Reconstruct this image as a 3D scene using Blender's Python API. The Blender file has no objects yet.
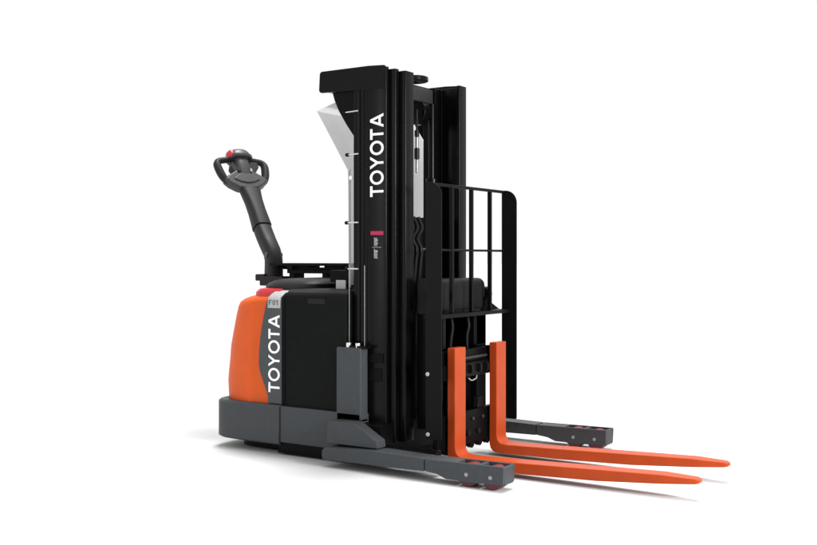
import bpy, bmesh, math
from mathutils import Vector, Matrix

sc = bpy.context.scene
C = bpy.data.collections.new("scene"); sc.collection.children.link(C)

# ------------------------------------------------------------------ materials
def mat(name, col, rough=.5, metal=0., spec=.3, noise=.12, scale=30., bump=.05, coat=0., bscale=180.):
    m = bpy.data.materials.new(name); m.use_nodes = True
    nt = m.node_tree; N = nt.nodes; L = nt.links
    b = N["Principled BSDF"]
    b.inputs["Roughness"].default_value = rough
    b.inputs["Metallic"].default_value = metal
    b.inputs["Specular IOR Level"].default_value = spec
    b.inputs["Coat Weight"].default_value = coat
    b.inputs["Coat Roughness"].default_value = .12
    tc = N.new("ShaderNodeTexCoord")
    n1 = N.new("ShaderNodeTexNoise"); n1.inputs["Scale"].default_value = scale; n1.inputs["Detail"].default_value = 6
    L.new(tc.outputs["Object"], n1.inputs["Vector"])
    r = N.new("ShaderNodeValToRGB")
    r.color_ramp.elements[0].position = .3; r.color_ramp.elements[1].position = .7
    r.color_ramp.elements[0].color = [c*(1-noise) for c in col]+[1]
    r.color_ramp.elements[1].color = [min(1, c*(1+noise)) for c in col]+[1]
    L.new(n1.outputs["Fac"], r.inputs["Fac"]); L.new(r.outputs["Color"], b.inputs["Base Color"])
    n3 = N.new("ShaderNodeTexNoise"); n3.inputs["Scale"].default_value = 6; n3.inputs["Detail"].default_value = 5
    L.new(tc.outputs["Object"], n3.inputs["Vector"])
    mr = N.new("ShaderNodeMapRange"); mr.inputs["To Min"].default_value = max(.03, rough-.08); mr.inputs["To Max"].default_value = min(1, rough+.08)
    L.new(n3.outputs["Fac"], mr.inputs["Value"]); L.new(mr.outputs["Result"], b.inputs["Roughness"])
    if bump:
        n2 = N.new("ShaderNodeTexNoise"); n2.inputs["Scale"].default_value = bscale; n2.inputs["Detail"].default_value = 3
        L.new(tc.outputs["Object"], n2.inputs["Vector"])
        bp = N.new("ShaderNodeBump"); bp.inputs["Strength"].default_value = bump; bp.inputs["Distance"].default_value = .002
        L.new(n2.outputs["Fac"], bp.inputs["Height"]); L.new(bp.outputs["Normal"], b.inputs["Normal"])
    return m
M = dict(
    black=mat("black_powder_coat", (.0028, .0028, .0030), .36, spec=.06),
    rail=mat("black_mast_steel", (.0024, .0024, .0025), .24, spec=.11, bump=.03),
    plastic=mat("black_textured_plastic", (.0052, .0062, .0055), .5, spec=.05, bump=.15),
    soft=mat("dark_moulded_plastic", (.017, .0155, .0155), .5, spec=.15, bump=.12),
    softgrey=mat("grey_moulded_plastic", (.036, .034, .034), .42, spec=.35, bump=.1),
    grey=mat("slate_grey_powder_coat", (.047, .0515, .055), .42, spec=.12, noise=.05),
    trim=mat("slate_grey_trim", (.056, .063, .066), .5, spec=.12, noise=.05),
    orange=mat("orange_moulded_cowl", (.57, .088, .017), .42, spec=.10, noise=.03, scale=8),
    fork=mat("orange_red_fork_paint", (.315, .0415, .008), .34, spec=.12, noise=.06, scale=10),
    red=mat("red_moulded_trim", (.42, .022, .030), .35, spec=.3, noise=.04),
    magenta=mat("red_polyurethane", (.10, .008, .014), .45, spec=.4),
    rubber=mat("black_rubber_hose", (.006, .006, .006), .38, spec=.15),
    steel=mat("bright_zinc_steel", (.62, .62, .62), .28, metal=.9, bump=.02),
    dullsteel=mat("dull_steel", (.25, .25, .25), .4, metal=.8),
    button=mat("deep_red_button", (.36, .014, .022), .3, spec=.5, noise=.04),
    silver=mat("silver_label", (.34, .34, .335), .4, noise=.03, bump=0),
    white=mat("white_lettering", (.80, .80, .80), .5, noise=.02, bump=0),
    ink=mat("grey_label_ink", (.08, .08, .085), .5, noise=.02, bump=0),
    stripe=mat("crimson_label_stripe", (.36, .012, .06), .5, noise=.03, bump=0),
    floor=mat("white_studio_floor", (.47, .47, .47), .7, spec=.1, noise=.005, bump=0),
)
def poly_mat():
    m = bpy.data.materials.new("smoked_clear_sheet"); m.use_nodes = True
    nt = m.node_tree; N = nt.nodes; L = nt.links; N.remove(N["Principled BSDF"])
    t = N.new("ShaderNodeBsdfTransparent"); g = N.new("ShaderNodeBsdfGlossy"); d = N.new("ShaderNodeBsdfDiffuse")
    tc = N.new("ShaderNodeTexCoord"); n = N.new("ShaderNodeTexNoise"); n.inputs["Scale"].default_value = 4
    L.new(tc.outputs["Object"], n.inputs["Vector"])
    r = N.new("ShaderNodeValToRGB"); r.color_ramp.elements[0].color = (.80, .80, .80, 1); r.color_ramp.elements[1].color = (.86, .86, .86, 1)
    L.new(n.outputs["Fac"], r.inputs["Fac"]); L.new(r.outputs["Color"], t.inputs["Color"])
    g.inputs["Roughness"].default_value = .15; g.inputs["Color"].default_value = (.5, .5, .5, 1)
    d.inputs["Color"].default_value = (.42, .42, .42, 1)
    m1 = N.new("ShaderNodeMixShader"); m1.inputs[0].default_value = .20
    m2 = N.new("ShaderNodeMixShader"); m2.inputs[0].default_value = .05
    L.new(t.outputs[0], m1.inputs[1]); L.new(d.outputs[0], m1.inputs[2])
    L.new(m1.outputs[0], m2.inputs[1]); L.new(g.outputs[0], m2.inputs[2])
    tr = N.new("ShaderNodeBsdfTranslucent"); tr.inputs["Color"].default_value = (.8, .8, .8, 1)
    m3 = N.new("ShaderNodeMixShader"); m3.inputs[0].default_value = .22
    L.new(m2.outputs[0], m3.inputs[1]); L.new(tr.outputs[0], m3.inputs[2]); m2 = m3
    L.new(m2.outputs[0], N["Material Output"].inputs["Surface"])
    return m
M["sheet"] = poly_mat()

# ------------------------------------------------------------------ mesh helpers
class MB:
    def __init__(s): s.bm = bmesh.new()
    def hexa(s, p):               # 8 points, bottom 4 then top 4
        v = [s.bm.verts.new(q) for q in p]
        for f in ((3,2,1,0),(4,5,6,7),(0,1,5,4),(1,2,6,5),(2,3,7,6),(3,0,4,7)): s.bm.faces.new([v[i] for i in f])
        return s
    def box(s, x0, x1, y0, y1, z0, z1):
        return s.hexa([(x0,y0,z0),(x1,y0,z0),(x1,y1,z0),(x0,y1,z0),(x0,y0,z1),(x1,y0,z1),(x1,y1,z1),(x0,y1,z1)])
    def prism(s, pts, a, b, axis='y'):
        f = {'y': lambda p, t: (p[0], t, p[1]), 'z': lambda p, t: (p[0], p[1], t), 'x': lambda p, t: (t, p[0], p[1])}[axis]
        n = len(pts)
        lo = [s.bm.verts.new(f(p, a)) for p in pts]; hi = [s.bm.verts.new(f(p, b)) for p in pts]
        s.bm.faces.new(lo); s.bm.faces.new(hi[::-1])
        for i in range(n): s.bm.faces.new([lo[i], hi[i], hi[(i+1) % n], lo[(i+1) % n]])
        return s
    def loft(s, rings, caps=True):
        R = [[s.bm.verts.new(p) for p in r] for r in rings]; n = len(R[0])
        for a, b in zip(R, R[1:]):
            for i in range(n): s.bm.faces.new([a[i], a[(i+1) % n], b[(i+1) % n], b[i]])
        if caps: s.bm.faces.new(R[0][::-1]); s.bm.faces.new(R[-1])
        return s
    def tube(s, pts, r, n=12, closed=False):
        pts = [Vector(p) for p in pts]; rings = []; m = len(pts); up = None
        for i, p in enumerate(pts):
            if closed: t = pts[(i+1) % m]-pts[i-1]
            else: t = pts[min(i+1, m-1)]-pts[max(i-1, 0)]
            t.normalize()
            if up is None: up = t.orthogonal().normalized()
            up = (up-t*up.dot(t)).normalized(); w = t.cross(up)
            rr = r[i] if isinstance(r, (list, tuple)) else r
            rings.append([p+up*rr*math.cos(2*math.pi*k/n)+w*rr*math.sin(2*math.pi*k/n) for k in range(n)])
        if closed:
            rings.append(rings[0]); R = [[s.bm.verts.new(p) for p in q] for q in rings[:-1]]; R.append(R[0])
            # align last to first
            a = R[-2]; b = R[0]; off = min(range(n), key=lambda k: (a[0].co-b[k].co).length)
            for x, y in zip(R[:-2], R[1:-1]):
                for i in range(n): s.bm.faces.new([x[i], x[(i+1) % n], y[(i+1) % n], y[i]])
            for i in range(n): s.bm.faces.new([a[i], a[(i+1) % n], b[(i+1+off) % n], b[(i+off) % n]])
            return s
        return s.loft(rings)
    def cyl(s, a, b, r, n=24): return s.tube([a, b], r, n)
    def build(s, name, m, parent=None, bevel=0., smooth=True, seg=2, ang=35, label=None):
        bmesh.ops.recalc_face_normals(s.bm, faces=s.bm.faces)
        me = bpy.data.meshes.new(name); s.bm.to_mesh(me); s.bm.free()
        if smooth:
            for p in me.polygons: p.use_smooth = True
            me.set_sharp_from_angle(angle=math.radians(ang))
        o = bpy.data.objects.new(name, me); C.objects.link(o); me.materials.append(M[m])
        if parent: o.parent = parent
        if bevel:
            b = o.modifiers.new("bevel", 'BEVEL'); b.width = bevel; b.segments = seg; b.limit_method = 'ANGLE'; b.angle_limit = math.radians(40)
            b.harden_normals = smooth
        if label: o['label'] = label
        return o
def round_poly(pts, radii, n=5):
    out = []; m = len(pts)
    for i in range(m):
        p = Vector(pts[i]); r = radii[i] if isinstance(radii, (list, tuple)) else radii
        if r <= 0: out.append(tuple(p)); continue
        a = (Vector(pts[i-1])-p).normalized(); b = (Vector(pts[(i+1) % m])-p).normalized()
        h = a.angle(b)/2; d = r/math.tan(h); cen = p+(a+b).normalized()*(r/math.sin(h))
        s0 = p+a*d-cen; s1 = p+b*d-cen; an = s0.angle_signed(s1)
        for k in range(n+1):
            v = s0.copy(); v.rotate(Matrix.Rotation(-an*k/n, 2)); out.append(tuple(cen+v))
    return out

# lettering: geometric sans built from outlines, flat 2D curve with a little thickness
def arc_ring(cx, cy, rx, ry, n=40, rev=False):
    p = [(cx+rx*math.cos(2*math.pi*k/n), cy+ry*math.sin(2*math.pi*k/n)) for k in range(n)]
    return p[::-1] if rev else p
def glyphs(word):
    st = .17; x = 0; out = []
    for ch in word:
        if ch == 'T':
            w = .78; c = w/2; out.append([(x,1),(x,1-st),(x+c-st/2,1-st),(x+c-st/2,0),(x+c+st/2,0),(x+c+st/2,1-st),(x+w,1-st),(x+w,1)])
        elif ch == 'O':
            w = 1.04; out.append(arc_ring(x+w/2,.5,w/2,.52)); out.append(arc_ring(x+w/2,.5,w/2-st,.52-st,rev=True))
        elif ch == 'Y':
            w = .92; c = w/2; out.append([(x,1),(x+c-st/2,.42),(x+c-st/2,0),(x+c+st/2,0),(x+c+st/2,.42),(x+w,1),(x+w-.2,1),(x+c,.60),(x+.2,1)])
        elif ch == 'A':
            w = 1.0; c = w/2
            out.append([(x,0),(x+c-.10,1),(x+c+.10,1),(x+w,0),(x+w-.19,0),(x+w-.27,.21),(x+.27,.21),(x+.19,0)])
            out.append([(x+.335,.37),(x+w-.335,.37),(x+c,.80)])
        elif ch == 'F':
            w = .6; out.append([(x,0),(x,1),(x+w,1),(x+w,1-st),(x+st,1-st),(x+st,.6),(x+.5,.6),(x+.5,.44),(x+st,.44),(x+st,0)])
        elif ch == '0':
            w = .6; out.append(arc_ring(x+w/2,.5,w/2,.5)); out.append(arc_ring(x+w/2,.5,w/2-.15,.36,rev=True))
        elif ch == '1':
            w = .34; out.append([(x+.18,0),(x+.18,.8),(x,.66),(x,.84),(x+.2,1),(x+.34,1),(x+.34,0)])
        else: w = .3
        x += w + (.10 if word != 'F01' else .22)
    return out, x-.10
def lettering(word, org, right, up, length, height, m, parent, name="lettering", thick=.0008):
    gl, W = glyphs(word)
    cu = bpy.data.curves.new(name, 'CURVE'); cu.dimensions = '2D'; cu.fill_mode = 'BOTH'; cu.extrude = thick
    for g in gl:
        sp = cu.splines.new('POLY'); sp.points.add(len(g)-1); sp.use_cyclic_u = True
        for q, (a, b) in zip(sp.points, g): q.co = (a/W*length, b*height, 0, 1)
    t = bpy.data.objects.new("tmp", cu); C.objects.link(t)
    dg = bpy.context.evaluated_depsgraph_get()
    me = bpy.data.meshes.new_from_object(t.evaluated_get(dg)); bpy.data.objects.remove(t)
    right = Vector(right).normalized(); up = Vector(up).normalized(); n = right.cross(up)
    mt = Matrix((right, up, n)).transposed().to_4x4(); mt.translation = Vector(org)
    me.transform(mt); me.name = name
    me.materials.clear(); me.materials.append(M[m])
    o = bpy.data.objects.new(name, me); C.objects.link(o); o.parent = parent
    return o

FZ = -.028                                   # floor level
CY = .61                                    # centre line of mast and forks
mir = lambda y: 2*CY-y

# ------------------------------------------------------------------ setting
fl = MB(); fl.bm.faces.new([fl.bm.verts.new(p) for p in ((-150,-150,FZ),(150,-150,FZ),(150,150,FZ),(-150,150,FZ))])
fo = fl.build("studio_floor", "floor"); fo['kind'] = 'structure'

# ------------------------------------------------------------------ the machine
root = bpy.data.objects.new("pallet_stacker", None); C.objects.link(root)
root.location = (0, 0, 0); root.empty_display_size = .3
root['label'] = "black and orange electric walk-behind stacker with raised tiller handle, tall black mast and orange forks"
root['category'] = "pallet stacker"

def superring(xf, a, yc, hw, n, z, N=72, tilt=0.):
    """plan outline: flat front at xf, superelliptic rear reaching xf-a"""
    pts = []
    for k in range(N+1):
        t = math.pi*k/N; cy, sx = math.cos(t), math.sin(t)
        y = math.copysign(abs(cy)**(2/n), cy); u = abs(sx)**(2/n)
        pts.append((xf-a*u, yc-hw*y, z+tilt*u))
    return pts

# chassis ---------------------------------------------------------------
def chassis_ring(z, ins=0): return superring(-1.579+ins*.0, .541-ins, .62, .50-ins, 9, z)
b = MB(); b.loft([chassis_ring(z, i) for z, i in ((.030,.012),(.040,0),(.246,0),(.256,.010))])
rearb = b.build("rear_skirt", "grey", root, label="slate grey rounded rear skirt of the chassis")
b = MB(); b.box(-1.573, -1.0, .13, 1.10, .046, .252)
ch = b.build("chassis", "grey", root, bevel=.004)
b = MB(); b.box(-1.60, -1.02, .145, 1.08, FZ+.010, .044); b.build("underbody_light_block", "black", ch)  # black underside, extended towards the floor to block light and deepen the shadow
b = MB(); b.loft([superring(-1.61, .40, .62, .41, 6, z) for z in (FZ+.010, .032)]); b.build("rear_light_block", "black", rearb)  # added block under the skirt, keeps light out so the floor shadow darkens
b = MB(); b.cyl((-1.75,.54,.066), (-1.75,.68,.066), .094, 40); b.build("drive_wheel", "rubber", root, bevel=.006)
for y0, y1 in ((.33,.37),(.85,.89)):
    b = MB(); b.cyl((-1.78,y0,.027), (-1.78,y1,.027), .054, 32); b.build("caster_wheel", "rubber", root, bevel=.004)

# rear cowl -------------------------------------------------------------
def cowlring(a, hw, n, z):
    out = []
    for x, y, q in superring(-1.60, a, .605, hw, n, z):
        t = min(1, max(0, (x+1.825)/.022)); t = t*t*(3-2*t)
        k = min(1, max(0, (.86-q)/.05))
        out.append((x, y+(-1 if y > .605 else 1)*.009*t*k*(abs(y-.605) > .3), q))
    return out
cow = MB()
S = [(.246,2.065),(.262,2.075),(.30,2.078),(.36,2.082),(.40,2.078),(.48,2.066),(.574,2.055),(.66,2.032),(.75,2.006),(.81,1.985),(.838,1.965)]
rings = []
for z, xr in S:
    rings.append(cowlring(xr-1.60+.060, .455, 4.2, z))
for z, xr, hw in ((.856,1.940,.447),(.868,1.905,.438),(.876,1.87,.428),(.880,1.82,.41)):
    rings.append(cowlring(xr-1.60+.060, hw, 4.0, z))
cow.loft(rings)
cowl = cow.build("rear_cowl", "orange", root, ang=50)
# soft belt crease: lower rim slab
b = MB(); b.loft([superring(-1.62, a, .605, hw, 5.2, z) for z, a, hw in ((.870,.262,.428),(.900,.258,.425),(.918,.240,.412),(.927,.20,.38))])
b.build("top_trim", "red", cowl, label="glossy red trim band along the top of the orange cowl")
# side trims
def trim_plate(side):
    f = (lambda y: y) if side < 0 else mir
    # left edge follows a shallow bow, top rolls inward
    rows = [(.262,.143,1.676),(.30,.143,1.676),(.34,.143,1.692),(.39,.143,1.716),(.44,.143,1.738),(.482,.143,1.747),(.56,.143,1.744),(.62,.143,1.737),
            (.681,.143,1.728),(.73,.143,1.717),(.769,.143,1.708),(.81,.143,1.696),(.85,.144,1.686),(.872,.150,1.680),(.892,.165,1.672),(.906,.188,1.66),(.914,.215,1.64)]
    m = MB(); bm = m.bm; L = []; R = []; L2 = []; R2 = []
    for z, y, xl in rows:
        L.append(bm.verts.new((-xl, f(y), z))); R.append(bm.verts.new((-1.577, f(y), z)))
        L2.append(bm.verts.new((-xl+.002, f(y+.03), z-.012))); R2.append(bm.verts.new((-1.577, f(y+.03), z-.012)))
    for i in range(len(rows)-1):
        bm.faces.new([L[i], R[i], R[i+1], L[i+1]]); bm.faces.new([L2[i], L2[i+1], R2[i+1], R2[i]])
        bm.faces.new([L[i], L[i+1], L2[i+1], L2[i]]); bm.faces.new([R[i], R2[i], R2[i+1], R[i+1]])
    bm.faces.new([L[0], L2[0], R2[0], R[0]]); bm.faces.new([L[-1], R[-1], R2[-1], L2[-1]])
    t = m.build("side_trim", "trim", root, ang=60)
    # silver plate
    m = MB(); bm = m.bm; g = []
    rw = [(.812,.1415),(.84,.1415),(.858,.1428),(.874,.149),(.893,.164),(.9075,.187),(.916,.216)]
    for i, (z, y) in enumerate(rw):
        xl = 1.677-max(0, i-3)*.012; xr = 1.583-max(0, i-3)*.014
        g.append([bm.verts.new((-xl, f(y), z)), bm.verts.new((-xr, f(y), z)), bm.verts.new((-xr, f(y+.004), z-.002)), bm.verts.new((-xl, f(y+.004), z-.002))])
    for p, q in zip(g, g[1:]):
        for k in range(4): bm.faces.new([p[k], p[(k+1) % 4], q[(k+1) % 4], q[k]])
    bm.faces.new(g[0][::-1]); bm.faces.new(g[-1])
    m.build("name_plate", "silver", t, ang=60)
    if side < 0:
        lettering("TOYOTA", (-1.588, .1418, .325), (0,0,1), (-1,0,0), .447, .083, "white", t)
        lettering("F01", (-1.668, .1408, .828), (1,0,0), (0,0,1), .072, .030, "ink", t, name="plate_marking", thick=.0004)
    else:
        lettering("TOYOTA", (-1.671, mir(.1418), .325), (0,0,1), (1,0,0), .447, .083, "white", t)
trim_plate(-1); trim_plate(1)

# battery cover -----------------------------------------------------------
b = MB(); b.prism(round_poly([(.152,.252),(1.06,.252),(1.06,.902),(.152,.902)], [0,0,.03,.03]), -1.570, -1.118, 'x')
bat = b.build("battery_cover", "plastic", root, bevel=.004)
b = MB(); b.prism(round_poly([(-1.388,.842),(-1.262,.842),(-1.262,.872),(-1.388,.872)], .013), .1495, .1545)
b.build("handle_slot", "rubber", bat)
b = MB(); b.box(-1.572, -1.555, .146, .158, .262, .88); b.build("edge_strip", "black", bat, bevel=.003)
b = MB(); b.loft([[(x0,y0,z),(x1,y0,z),(x1,y1,z),(x0,y1,z)] for x0,x1,y0,y1,z in ((-1.56,-1.13,.17,1.04,.900),(-1.555,-1.135,.19,1.02,.918),(-1.54,-1.15,.23,.98,.926))])
b.build("battery_lid", "soft", bat, bevel=.006, label="dark lid with a faint highlight along its edge")

# hood between cowl and battery --------------------------------------------
def ring(cx, cy, ax, ay, z, n=3., N=48):
    return [(cx+ax*math.copysign(abs(math.cos(t))**(2/n), math.cos(t)), cy+ay*math.copysign(abs(math.sin(t))**(2/n), math.sin(t)), z) for t in [2*math.pi*k/N for k in range(N)]]
b = MB(); b.loft([ring(-1.60+dx, .60, ax, ay, z, 3.4) for dx, ax, ay, z in ((-.02,.235,.39,.918),(-.015,.24,.392,.935),(0,.235,.385,.95),(.01,.215,.365,.966),(.02,.18,.33,.976),(.02,.10,.25,.981))])
hood = b.build("control_hood", "soft", root)
b = MB(); b.tube([(-1.80,.30,.950),(-1.74,.245,.952),(-1.66,.226,.952)], .004, 8); b.build("seam_bead", "softgrey", hood)

# tray and brackets behind the guard ------------------------------------------
b = MB()
b.box(-1.98, -1.36, .50, .72, 1.052, 1.068)
b.box(-1.90, -1.84, .52, .70, 1.030, 1.050)
b.prism([(-1.93,1.052),(-1.87,1.052),(-1.84,1.030),(-1.80,1.025),(-1.80,1.052)], .505, .52)
b.box(-1.87, -1.36, .54, .66, 1.005, 1.030)
b.box(-1.84, -1.70, .545, .655, 1.030, 1.052); b.box(-1.70, -1.58, .546, .654, 1.0305, 1.042); b.box(-1.58, -1.44, .545, .655, 1.030, 1.052)
tr = b.build("document_tray", "plastic", root, bevel=.002)
for x0, x1 in ((-1.86,-1.82),(-1.60,-1.56),(-1.44,-1.40)):
    b = MB(); b.box(x0, x1, .55, .65, .965, 1.006); b.build("tray_post", "plastic", tr, bevel=.002)
b = MB(); b.prism(round_poly([(-1.345,.962),(-1.20,.962),(-1.20,1.03),(-1.345,1.03)], .012), .30, .46); b.build("switch_box", "black", root, bevel=.003)
b = MB(); b.prism(round_poly([(-1.272,.922),(-1.205,.922),(-1.205,.975),(-1.272,.975)], .003), .262, .270); b.build("grey_bracket", "silver", root)

# tiller arm --------------------------------------------------------------
yaw = math.radians(25)
Lh = Vector((-math.cos(yaw), math.sin(yaw), 0)); Wv = Vector((math.sin(yaw), math.cos(yaw), 0)); Zv = Vector((0,0,1))
P0 = Vector((-2.045, .61, .0))
def tp(l, w, z): return P0+Lh*l+Wv*w+Zv*z
def rrect(cl, cz, tx, tz, hw, ht, n=6, p=3.2):
    """rounded cross section perpendicular to (tx,tz) path tangent"""
    nx, nz = -tz, tx; out = []
    for k in range(24):
        t = 2*math.pi*k/24; c = math.cos(t); s = math.sin(t)
        a = hw*math.copysign(abs(c)**(2/p), c); q = ht*math.copysign(abs(s)**(2/p), s)
        out.append(tp(cl+nx*q, a, cz+nz*q))
    return out
path = [(-.012,.965,.052,.062),(-.012,1.02,.052,.060),(-.010,1.09,.050,.058),(.012,1.135,.050,.056),(.078,1.195,.052,.054),(.132,1.250,.054,.052),(.168,1.290,.055,.050)]
def armloft(path):
    R = []
    for i, (l, z, hw, ht) in enumerate(path):
        a = path[max(i-1,0)]; c = path[min(i+1,len(path)-1)]
        t = Vector((c[0]-a[0], c[1]-a[1])).normalized(); R.append(rrect(l, z, t.x, t.y, hw, ht))
    return R
b = MB(); b.loft(armloft(path)); arm = b.build("tiller_arm", "soft", root, bevel=.004, ang=50)
up = [(.173,1.297,.060,.056),(.210,1.345,.057,.054),(.258,1.405,.055,.050),(.314,1.475,.058,.046),(.374,1.550,.072,.038)]
b = MB(); b.loft(armloft(up)); b.build("upper_arm", "soft", arm, bevel=.003, ang=50)
b = MB(); b.box(-2.135, -2.06, .54, .64, .955, .998); b.box(-2.09, -1.90, .53, .69, .925, .985); b.build("tiller_bracket", "soft", arm, bevel=.006)
b = MB(); b.cyl(tp(-.01,-.056,1.118), tp(-.01,.056,1.118), .018, 20); b.build("pivot_pin", "softgrey", arm, bevel=.003)

# tiller head: local plane axes W (across) and A (along the arm, up and back)
ax = (Lh*.56+Zv*.83).normalized(); nn = Wv.cross(ax)
H0 = tp(.400, -.012, 1.572)
def hp(w, a, n=0): return H0+Wv*w*.84+ax*a*1.04+nn*n
def spl(pts, k=6):
    out = []; m = len(pts)
    for i in range(m-1):
        p0 = pts[max(i-1,0)]; p1 = pts[i]; p2 = pts[i+1]; p3 = pts[min(i+2,m-1)]
        for j in range(k):
            t = j/k; out.append(.5*((2*p1)+(p2-p0)*t+(2*p0-5*p1+4*p2-p3)*t*t+(3*p1-p0-3*p2+p3)*t**3))
    out.append(pts[-1]); return out
hb = MB()
# lower cradle plate (broad shield that joins arm and grips)
shield = [(-.185,.045),(-.15,.012),(-.085,-.020),(0,-.034),(.085,-.020),(.15,.012),(.185,.045),(.15,.075),(.075,.115),(.05,.15),(-.05,.15),(-.075,.115),(-.15,.075)]
n = len(shield)
r1 = [hp(w*.93, a*.95+.002, .036) for w, a in shield]; r0 = [hp(w, a, .022) for w, a in shield]; r2 = [hp(w, a, -.022) for w, a in shield]; r3 = [hp(w*.93, a*.95+.002, -.036) for w, a in shield]
hb.loft([r1, r0, r2, r3])
head = hb.build("tiller_head", "softgrey", root, bevel=.007, seg=3, ang=50, label="grey moulded tiller head with two looped grips")
for s in (-1, 1):
    pts = [hp(s*w, a, k) for w, a, k in ((.140,.035,0),(.170,.062,0),(.190,.105,.0),(.203,.165,.0),(.198,.192,0),(.180,.208,0),(.145,.216,0),(.10,.222,0),(.055,.224,0),(.03,.22,0))]
    b = MB(); sp = spl(pts, 5); b.tube(sp, [.0215+.006*math.exp(-((i-12)/9)**2) for i in range(len(sp))], 14)
    b.build("grip", "soft", head, label="looped dark hand grip of the tiller head, %s side" % ("near" if s < 0 else "far"))
# hub column and cap
b = MB(); rr = []
for a, hw, ht in ((.06,.045,.040),(.10,.052,.046),(.15,.058,.05),(.20,.060,.05),(.225,.058,.046)):
    rr.append([hp(hw*math.copysign(abs(math.cos(t))**.6, math.cos(t)), a, ht*math.copysign(abs(math.sin(t))**.6, math.sin(t))) for t in [2*math.pi*k/24 for k in range(24)]])
b.loft(rr); b.build("control_column", "softgrey", head, ang=50)
b = MB(); rr = []
for a, hw, ht in ((.214,.098,.064),(.226,.106,.070),(.238,.104,.068),(.241,.094,.060),(.262,.088,.058),(.280,.072,.050),(.290,.045,.034),(.293,.02,.015)):
    rr.append([hp(hw*math.copysign(abs(math.cos(t))**.75, math.cos(t)), a, ht*math.copysign(abs(math.sin(t))**.75, math.sin(t))) for t in [2*math.pi*k/28 for k in range(28)]])
b.loft(rr); b.build("head_cap", "softgrey", head, ang=50)
b = MB(); rr = []
for a, r in ((.225,.036),(.258,.038),(.272,.034),(.281,.024),(.285,.010)):
    rr.append([hp(-.074+r*math.cos(t), a-.004, .010+r*1.2*math.sin(t)) for t in [2*math.pi*k/20 for k in range(20)]])
b.loft(rr); b.build("emergency_button", "button", head, ang=60, label="red button at the left of the tiller head cap")
inner = [(-.115,.042),(-.06,.018),(0,.010),(.06,.018),(.115,.042),(.055,.088),(-.055,.088)]
b = MB(); b.loft([[hp(w, a, -.034) for w, a in inner], [hp(w*.92, a*.92+.004, -.043) for w, a in inner]]); b.build("shield_panel", "soft", head, bevel=.003)
b = MB(); b.loft([[hp(w, a, .034) for w, a in inner], [hp(w*.92, a*.92+.004, .043) for w, a in inner]]); b.build("shield_panel", "softgrey", head, bevel=.003)
for s in (-1, 1):
    b = MB(); P = [(s*.040,.100),(s*.058,.098),(s*.066,.120),(s*.046,.130)]
    b.loft([[hp(w, a, -.046) for w, a in P], [hp(w, a, .046) for w, a in P]]); b.build("thumb_switch", "dullsteel" if s > 0 else "soft", head, bevel=.003)
for s in (-1, 1):
    b = MB()
    P = [(s*.045,.085),(s*.085,.105),(s*(.105 if s < 0 else .135),.15),(s*(.09 if s < 0 else .13),.19),(s*.055,.19)]
    b.loft([[hp(w, a, -.030) for w, a in P], [hp(w, a, .030) for w, a in P]]); b.build("throttle_paddle", "soft", head, bevel=.004)

# ------------------------------------------------------------------ outriggers
M["greydark"] = mat("shaded_grey_coat", (.034, .032, .034), .45, spec=.15, noise=.05)  # leg grey with far-side shade put into the colour
M["tie"] = mat("dark_grey_coat", (.020, .020, .020), .45, spec=.3)  # even dark grey, paler than the other blacks
M["platecoat"] = mat("plate_powder_coat", (.0040, .0040, .0042), .42, spec=.07)
M["beamcoat"] = mat("beam_powder_coat", (.0075, .0068, .0068), .45, spec=.09)
def outrigger(near):
    if near: ya, yb, sh = 0., .118, (lambda y: y)
    else: ya, yb = 1.258, 1.376
    side = round_poly([(-.508,.026),(-.435,.018),(-.385,.000),(-.318,.000),(-.288,-.004),(-.062,.006),(-.058,.095),(-.225,.0925),(-.508,.088)], [0,.02,.03,.01,0,.006,.006,.02,0], 4)
    m = MB()
    m.prism(side, ya, ya+.014); m.prism(side, yb-.014, yb)
    zt = [(-.506,.028),(-.44,.022),(-.385,.004),(-.330,.002),(-.330,.0905),(-.506,.0865)]
    m.prism(zt, ya+.0145, yb-.0145)
    m.box(-.074, -.060, ya+.0145, yb-.0145, .004, .0925)
    m.box(-.213, -.193, ya+.0145, yb-.0145, .070, .0905)
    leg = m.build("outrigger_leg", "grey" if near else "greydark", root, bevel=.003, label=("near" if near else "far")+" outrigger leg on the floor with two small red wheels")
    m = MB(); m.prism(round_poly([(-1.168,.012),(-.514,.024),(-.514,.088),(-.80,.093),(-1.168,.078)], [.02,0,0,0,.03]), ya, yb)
    m.build("leg_beam", "grey" if near else "tie", leg, bevel=.003)  # far beam near-black, shade put into its colour
    m = MB(); m.box(-.514, -.508, ya+.012, yb-.012, .03, .08); m.build("leg_seam", "black", leg)
    for x in (-.267, -.132):
        w = MB(); w.cyl((x, ya+.015, .030), (x, yb-.015, .030), .0575, 40); wh = w.build("load_wheel", "magenta", leg, bevel=.005)
        w = MB(); w.cyl((x, ya-.0025, .036), (x, ya+.01, .036), .0105, 16); w.build("axle_bolt", "dullsteel", wh, bevel=.002)

outrigger(True); outrigger(False)

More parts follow.
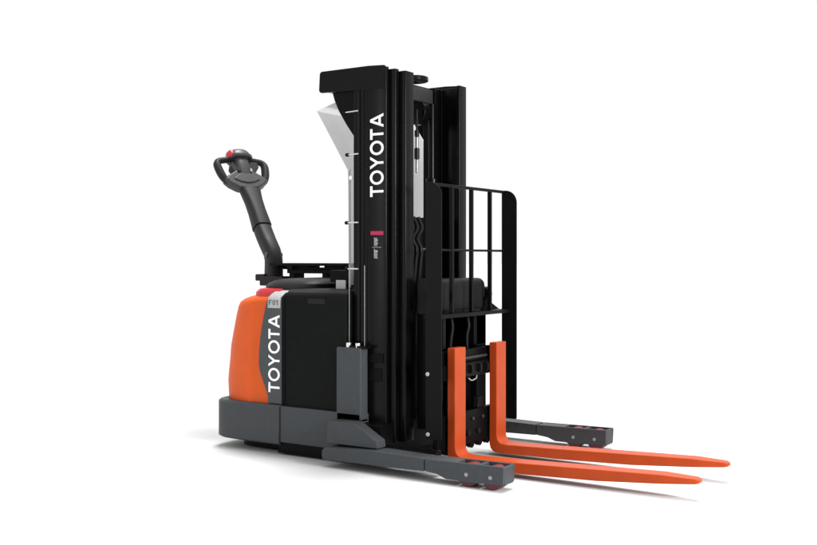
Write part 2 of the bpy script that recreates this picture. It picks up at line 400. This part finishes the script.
# pedestals + skirts under the mast
def pedestal(near):
    if near: f = lambda y: y
    else: f = lambda y: 1.376-y
    m = MB(); a, c = sorted((f(.13), f(.20)))
    m.box(-1.170, -1.003, a, c, .20, .612); p = m.build("mast_pedestal", "grey", root, bevel=.008, seg=3)
    m = MB(); m.prism([(-1.170,.095),(-1.163,.216),(-.985,.219),(-.955,.20),(-.838,.135),(-.832,.0965)], *sorted((f(.045), f(.125))))
    m.build("base_flange", "grey", p, bevel=.003)
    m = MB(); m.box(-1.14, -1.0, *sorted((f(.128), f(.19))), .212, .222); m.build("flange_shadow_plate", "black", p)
    m = MB(); m.box(-1.085, -.975, *sorted((f(.136), f(.196))), .608, .622); m.build("pedestal_pad", "black", p, bevel=.002)
    for x in (-1.098, -1.035):
        m = MB(); m.cyl((x, f(.150), .61), (x, f(.150), .637), .0145, 20); m.build("cap_nut", "steel", p, bevel=.003)
    for x in (-1.104, -1.000):
        m = MB(); m.cyl((x, f(.163), .62), (x, f(.163), 1.06 if near else .9), .0018, 8); m.build("guard_rod", "dullsteel", p)
pedestal(True); pedestal(False)
m = MB(); m.box(-.862, -.515, .1185, .1735, .02, .098); m.build("inner_leg_rail", "black", root, bevel=.003)
m = MB(); m.box(-1.16, -.86, .125, 1.25, .03, .205); m.build("cross_frame", "black", root, bevel=.004)

# ------------------------------------------------------------------ mast
def channel(near, x0, x1, yo, yi, z0, z1, web=.012, fl=.020, lip=False):
    """upright C section opening to the centre line: outer face at yo, flanges reach yi"""
    P = [(x0,yo),(x1,yo),(x1,yi),(x1-fl,yi),(x1-fl,yo+web),(x0+fl,yo+web),(x0+fl,yi),(x0,yi)]
    P = round_poly(P, [.009,.009,.007,.003,.008,.008,.003,.006], 4)
    if not near: P = [(x, mir(y)) for x, y in P]
    m = MB(); m.prism(P, z0, z1, 'z'); return m
for near in (True, False):
    g = (lambda y: y) if near else mir
    nm = "near side" if near else "far side"
    o1 = channel(near, -1.058, -.884, .20, .232, .098, 2.138).build("outer_mast_rail", "rail", root, bevel=.0015)
    o2 = channel(near, -1.035, -.848, .237, .276, .098, 2.128).build("middle_mast_rail", "rail", root, bevel=.0015)
    o3 = channel(near, -1.000, -.810, .281, .365, .098, 2.120).build("inner_mast_rail", "rail", root, bevel=.003)
    # web stiffeners and rear channel on the outer rail
    m = MB(); m.prism(round_poly([(-1.108,g(.205)),(-1.062,g(.205)),(-1.062,g(.30)),(-1.108,g(.30))], .006), .64, 2.03, 'z')
    m.build("rear_channel", "rail", o1, bevel=.001)
    m = MB(); m.box(-1.052, -1.030, *sorted((g(.1965), g(.2005))), .64, 2.03); m.box(-1.018, -1.008, *sorted((g(.1975), g(.2005))), .64, 2.03); m.box(-.894,-.887,*sorted((g(.1975), g(.2005))), .11, 2.10)
    m.build("web_rib", "rail", o1, bevel=.0012)
    m = MB(); m.box(-1.0, -.90, *sorted((g(.192), g(.2005))), .53, .58); m.box(-1.0, -.91, *sorted((g(.194), g(.2005))), .43, .50)
    m.build("clamp_plate", "black", o1, bevel=.003)
    if near:
        lettering("TOYOTA", (-.9, .1988, 1.433), (0,0,1), (-1,0,0), .452, .088, "white", o1)
        m = MB(); m.box(-.985, -.90, .1983, .1995, 1.225, 1.246); m.build("label_stripe", "stripe", o1)
        # small pictogram label, turned on its side, with a dividing line
        m = MB()
        import random; rnd = random.Random(4)
        for z0, z1 in ((1.165,1.212),(1.098,1.150)):
            z = z0
            m.box(-.962,-.9585,.1985,.1996,z0,z1)
            while z < z1-.006:
                h = rnd.uniform(.002,.006); a = rnd.uniform(.006,.016)
                m.box(-.948-a, -.948+a*.8, .1985, .1996, z, z+h); z += h+rnd.uniform(.0015,.004)
        m.box(-.975,-.915,.1985,.1996,1.1565,1.1585)
        m.build("warning_pictogram", "silver", o1, label="small pale pictogram label turned on its side")
    else:
        lettering("TOYOTA", (-.99, mir(.1988), 1.433), (0,0,1), (1,0,0), .452, .088, "white", o1)
# mast header and gussets
m = MB(); hdr = round_poly([(-1.345,2.032),(-.895,2.020),(-.895,2.146),(-1.00,2.152),(-1.338,2.152)], [.018,0,0,0,.018])
m.prism(hdr, .196, .216); m.prism(hdr, mir(.216), mir(.196))
m.box(-1.335, -1.10, .2165, mir(.2165), 2.042, 2.145)
head_ = m.build("mast_header", "rail", root, bevel=.004)
for near in (True, False):
    g = (lambda y: y) if near else mir
    m = MB(); m.prism([(-1.262,2.03),(-1.247,1.985),(-1.215,1.92),(-1.165,1.845),(-1.112,1.775),(-1.10,1.755),(-1.10,2.03)], *sorted((g(.216), g(.222))))
    m.build("header_gusset", "black", head_, bevel=.001)
m = MB(); m.box(-1.01, -.985, .38, mir(.38), 2.02, 2.102); m.build("top_cross_tie", "tie", root, bevel=.004) if "tie" in M else None
if "tie" not in M:
    M["tie"] = mat("dark_grey_coat", (.020, .020, .020), .45, spec=.3); m.build("top_cross_tie", "tie", root, bevel=.004)
m = MB(); m.cyl((-.97,.60,2.118),(-.97,.60,2.145),.088,40); m.build("hose_guide_cap", "rail", root, bevel=.006)
# chain sheaves hanging below the tie
for y in (.42, .74):
    m = MB(); m.cyl((-1.04,y-.02,1.965),(-1.04,y+.05,1.965),.075,40); sh = m.build("chain_sheave", "rail", root, bevel=.006)
    m = MB(); m.cyl((-1.04,y-.024,1.965),(-1.04,y+.054,1.965),.018,16); m.build("sheave_pin", "black", sh, bevel=.002)
# lift cylinders
for y in (.43, .835):
    m = MB(); m.cyl((-.99,y,.12),(-.99,y,1.55),.030,28); c = m.build("lift_cylinder", "rail", root, bevel=.004)
    m = MB(); m.cyl((-.99,y,1.55),(-.99,y,2.02),.020,24); m.build("piston_rod", "rail", c)
    m = MB(); m.cyl((-.99,y,1.53),(-.99,y,1.575),.036,28); m.build("cylinder_gland", "rail", c, bevel=.004)
# hose coupling seen through the mast window
m = MB(); m.tube([(-1.0,.685,z) for z in (1.97,1.85,1.849,1.812,1.811,1.744,1.743,1.68,1.679,1.60)], [.007,.007,.014,.014,.009,.009,.016,.016,.006,.006], 12)
hc = m.build("hose_coupling", "rubber", root)
m = MB(); m.cyl((-1.0,.685,1.808),(-1.0,.685,1.746),.011,12); m.build("coupling_sleeve", "dullsteel", hc)
m = MB(); m.cyl((-1.0,.685,1.676),(-1.0,.685,1.602),.009,12); m.build("coupling_sleeve", "dullsteel", hc)
# lower cross plate between the rails
m = MB(); m.box(-.965, -.945, .385, mir(.385), .10, 1.335); cp = m.build("mast_cross_plate", "black", root, bevel=.003)
for i, y in enumerate((.40, .447, .494)):
    pts = [Vector(q) for q in ((-.87,y,1.33),(-.85,y+.012,1.27),(-.87,y-.006,1.21),(-.85,y+.006,1.15),(-.855,y,1.06),(-.865,y-.004,.90),(-.86,y+.004,.75),(-.86,y,.50),(-.86,y,.20))]
    m = MB(); m.tube(spl(pts, 5), .0115, 10); h = m.build("hydraulic_hose", "rubber", root)
    m = MB(); m.cyl((-.853,y+.004,1.125),(-.854,y+.003,1.165),.015,12); m.build("hose_fitting", "rail", h, bevel=.002)
    m = MB(); m.cyl((-.862,y+.002,.79),(-.862,y+.002,.84),.015,12); m.build("hose_fitting", "rail", h, bevel=.002)
m = MB(); m.cyl((-.84,.505,1.148),(-.815,.505,1.148),.007,14); m.build("hose_clamp_bolt", "steel", root, bevel=.002)
for y in (.555, .665):
    m = MB()
    for k in range(36):
        z = .42+k*.0245; w = .012 if k % 2 else .009
        m.box(-.905, -.895, y-w, y+w, z, z+.022)
    m.build("lift_chain", "rail", root)

# clear guard behind the mast -------------------------------------------------
m = MB(); bm = m.bm
prof = [(-1.168,.948),(-1.175,1.535),(-1.178,1.594),(-1.398,1.940),(-1.272,1.977),(-1.16,1.985)]
A = [bm.verts.new((x,.25,z)) for x, z in prof]; B = [bm.verts.new((x,1.30,z)) for x, z in prof]
for i in range(len(prof)-1): bm.faces.new([A[i], B[i], B[i+1], A[i+1]])
gd = m.build("mast_guard_sheet", "sheet", root, smooth=False, label="folded smoky clear guard sheet behind the mast")
so = gd.modifiers.new("thickness", 'SOLIDIFY'); so.thickness = .004; so.offset = 0
m = MB(); m.prism(round_poly([(-1.170,.935),(-1.156,.935),(-1.156,1.60),(-1.170,1.585)], [.004,.004,0,0]), .2455, .2485)
m.build("guard_side_flange", "sheet", gd, smooth=False)
for z, x0 in ((1.911,-1.176),(1.674,-1.158),(1.296,-1.162),(1.04,-1.162)):
    m = MB(); m.cyl((x0,.215,z),(-1.066,.195,z),.0045,10); s_ = m.build("guard_standoff", "steel", gd)
    m = MB(); m.cyl((x0-.008,.219,z),(x0+.010,.214,z),.010,12); m.build("standoff_nut", "black", s_, bevel=.001)
m = MB(); m.cyl((-1.150,.236,1.548),(-1.150,.244,1.548),.013,20); m.build("notch_stand_in", "white", gd, bevel=.003)  # added white disc, stands in for background showing through a notch

# ------------------------------------------------------------------ load backrest, carriage
bk = MB()
bk.box(-.615, -.597, .1935, 1.0265, 1.482, 1.499)
back = bk.build("load_backrest", "black", root, bevel=.004)
plate = round_poly([(-.622,.150),(-.523,.150),(-.523,1.500),(-.622,1.500)], [.008,.010,.075,.004], 8)
for ya, yb in ((.185,.193), (1.027,1.035)):
    m = MB(); m.prism(plate, ya, yb); sp_ = m.build("side_plate", "platecoat" if "platecoat" in M else "black", back, bevel=.002, label=("near" if ya < .5 else "far")+" black side plate with a rounded top corner")
    if ya < .5:
        for x, z in ((-.607,.491),(-.605,.175)):
            m = MB(); m.cyl((x,.178,z),(x,.186,z),.011,16); m.build("plate_bolt", "silver", sp_, bevel=.003)
    ym, yn = (ya-.0, ya+.0)
for y in (.3975, .61, .8225):
    m = MB(); m.box(-.600, -.578, y-.009, y+.009, .800, 1.4815); m.build("backrest_bar", "black", back, bevel=.002)
m = MB(); m.cyl((-.585,.1935,1.142),(-.585,1.0265,1.142),.0065,10); m.build("middle_rail", "black", back)
m = MB(); m.box(-.640, -.560, .1935, 1.0265, .778, .799)
m.build("lower_shelf", "black", back, bevel=.002)
for f in ((lambda y: y),):
    m = MB(); m.prism([(f(.845),.790),(f(1.035),.790),(f(1.035),.800),(f(.845),.880)], -.700, -.645, 'x'); m.build("shelf_gusset", "black", back)

car = MB(); yb_ = .868
car.prism(round_poly([(-.785,.79),(-.645,.79),(-.645,.985),(-.785,.985)], [.02,.03,.045,.02]), mir(yb_), yb_)
cb = car.build("carriage", "beamcoat" if "beamcoat" in M else "black", root, bevel=.006, label="black fork carriage with a broad rounded cross beam")
for ya in (yb_, mir(yb_)-.05):
    m = MB(); m.cyl((-.665,ya,.892),(-.665,ya+.05,.892),.042,28); m.build("beam_end_cap", "black", cb, bevel=.004)
for s in (0, 1):
    f = (lambda y: y) if s else mir
    m = MB(); m.box(-.70, -.66, *sorted((f(.795), f(.906))), .22, .79)
    m.box(-.70, -.66, *sorted((f(.765), f(.900))), .60, .785)
    m.build("carriage_upright", "black", cb, bevel=.003)
    m = MB(); m.box(-.80, -.70, *sorted((f(.82), f(.84))), .16, .80); m.build("roller_plate", "black", cb, bevel=.003)
m = MB(); m.box(-.74, -.70, .56, .800, .20, .56); m.build("centre_post", "black", cb, bevel=.003)
m = MB(); m.prism(round_poly([(-.612,.444),(-.572,.444),(-.572,.52),(-.590,.53),(-.590,.594),(-.612,.594)], .004), .1935, .965); m.prism([(-.658,.455),(-.6125,.455),(-.6125,.585),(-.658,.585)], .24, .93)
m.build("upper_fork_bar", "black", cb, bevel=.003)
m = MB(); m.cyl((-.578,.43,.548),(-.578,.76,.548),.008,14); m.build("bar_rod", "tie", cb)
lp = [(.24,.255)]; lp += [(.965,.255),(.965,.085)]
for yc in (.88,.79,.70,.61,.52,.43,.34): lp += [(yc+.025,.072),(yc+.018,.050),(yc,.040),(yc-.018,.050),(yc-.025,.072)]
lp += [(.24,.085)]
m = MB(); m.prism(lp, -.612, -.580, 'x'); m.build("lower_fork_bar", "black", cb, bevel=.003)
m = MB(); m.tube(spl([Vector(q) for q in ((-.600,.60,.43),(-.600,.63,.415),(-.600,.672,.418),(-.600,.69,.43),(-.600,.695,.475))], 5), .0035, 8); m.build("gap_stand_in", "silver", cb)  # added pale wire, stands in for background seen through a gap

for y in (.47, .56, .655, .735):
    m = MB(); m.prism(round_poly([(-.5715,.455),(-.552,.470),(-.552,.505),(-.5715,.515)], .004), y, y+.014); m.build("bar_lug", "beamcoat", cb, bevel=.002)
for y, z0, z1 in ((.52,.43,.80),(.70,.50,.80)):
    m = MB(); m.tube(spl([Vector(q) for q in ((-.675,y,z1),(-.66,y+.004,z1-.08),(-.668,y-.004,(z0+z1)/2),(-.662,y,z0))], 6), .0095, 10); m.build("carriage_hose", "rubber", cb)
for y in (.50, .61, .72):
    m = MB(); m.cyl((-.5815,y,.205),(-.572,y,.205),.012,6); m.build("hex_bolt", "tie", cb, bevel=.002)
    m = MB(); m.cyl((-.580,y-.05,.13),(-.570,y-.05,.13),.016,20); m.build("grease_boss", "beamcoat", cb, bevel=.002)
m = MB(); m.prism(round_poly([(.455,.255),(.52,.255),(.50,.30),(.475,.30)], .006), -.62, -.59, 'x'); m.build("stop_bracket", "beamcoat", cb, bevel=.002)
m = MB(); m.prism(round_poly([(.68,.255),(.76,.255),(.745,.315),(.695,.315)], .008), -.62, -.59, 'x'); m.build("stop_bracket", "beamcoat", cb, bevel=.002)

# ------------------------------------------------------------------ forks
def fork(yc, lab):
    hw = .057; zt = .62; x1 = .757
    out = [(-.566,zt),(-.566,.10),(-.566,.04),(-.560,.018),(-.545,.001),(-.520,-.006),(-.458,-.006),(-.146,-.003),(.28,.012),(.60,.036),(x1,.050),(x1+.016,.053),(x1+.024,.057)]
    inn = [(-.518,zt),(-.518,.10),(-.516,.080),(-.511,.066),(-.501,.055),(-.487,.048),(-.458,.045),(-.146,.054),(.28,.069),(.60,.0800),(x1,.0765),(x1+.016,.072),(x1+.024,.067)]
    def w(x):
        if x < .10: return hw
        if x < .62: return hw-.010*(x-.10)/.52
        if x < x1+.001: return (hw-.010)*(1-.30*((x-.62)/(x1-.62))**2)
        return (hw-.010)*(.55 if x < x1+.02 else .30)
    m = MB()
    m.loft([[(p[0], yc-w(p[0]), p[1]), (p[0], yc+w(p[0]), p[1]), (q[0], yc+w(p[0]), q[1]), (q[0], yc-w(p[0]), q[1])] for p, q in zip(out, inn)])
    o = m.build("fork", "fork", root, bevel=.005, seg=3, ang=30, label=lab)
    m = MB(); m.box(-.605, -.5665, yc-.045, yc+.045, .54, .600); m.build("fork_hook", "black", o, bevel=.003)
fork(.372, "near orange-red fork reaching forward just above the floor")
fork(.832, "far orange-red fork reaching forward just above the floor")

# ------------------------------------------------------------------ light
w = bpy.data.worlds.new("World"); sc.world = w; w.use_nodes = True
bg = w.node_tree.nodes["Background"]; bg.inputs[0].default_value = (1, 1, 1, 1); bg.inputs[1].default_value = 1.0
def area(name, loc, tgt, size, power, col=(1,1,1), sy=None):
    l = bpy.data.lights.new(name, 'AREA'); l.energy = power; l.size = size; l.color = col
    if sy: l.shape = 'RECTANGLE'; l.size_y = sy
    o = bpy.data.objects.new(name, l); C.objects.link(o); o.location = loc
    o.rotation_euler = (Vector(tgt)-Vector(loc)).to_track_quat('-Z', 'Y').to_euler(); return o
s = bpy.data.lights.new("studio_key", 'SUN'); s.energy = 5.0; s.angle = math.radians(17)
so_ = bpy.data.objects.new("studio_key", s); C.objects.link(so_)
so_.rotation_euler = Vector((.02,-.20,-1)).to_track_quat('-Z', 'Y').to_euler()
area("added_fill_right", (3.6, -.4, 1.9), (-.6, .5, .6), 1.3, 260)  # added area lamp, brightens the faces turned to the fork tips

area("added_edge_strip", (-3.4, -4.6, 1.7), (-.9, .3, 1.0), .30, 18, sy=2.6)  # added tall area lamp, puts highlights on the vertical rail edges

# ------------------------------------------------------------------ camera
h = 1.1; f = 1018.; a = math.radians(33.5); r0, d0 = .459*h, 4.41*h
cx = -math.cos(a)*r0+math.sin(a)*d0; cy = -math.sin(a)*r0-math.cos(a)*d0
cd = bpy.data.cameras.new("camera"); cam = bpy.data.objects.new("camera", cd); C.objects.link(cam); sc.camera = cam
cam.location = (cx, cy, h)
cam.rotation_euler = (math.radians(90), 0, a)
cd.sensor_width = 36; cd.lens = 36*f/817; cd.shift_y = -(272.5-258)/817; cd.clip_start = .05; cd.clip_end = 500
sc.view_settings.view_transform = 'Standard'; sc.view_settings.look = 'None'; sc.view_settings.exposure = 0; sc.view_settings.gamma = 1
sc.render.film_transparent = False
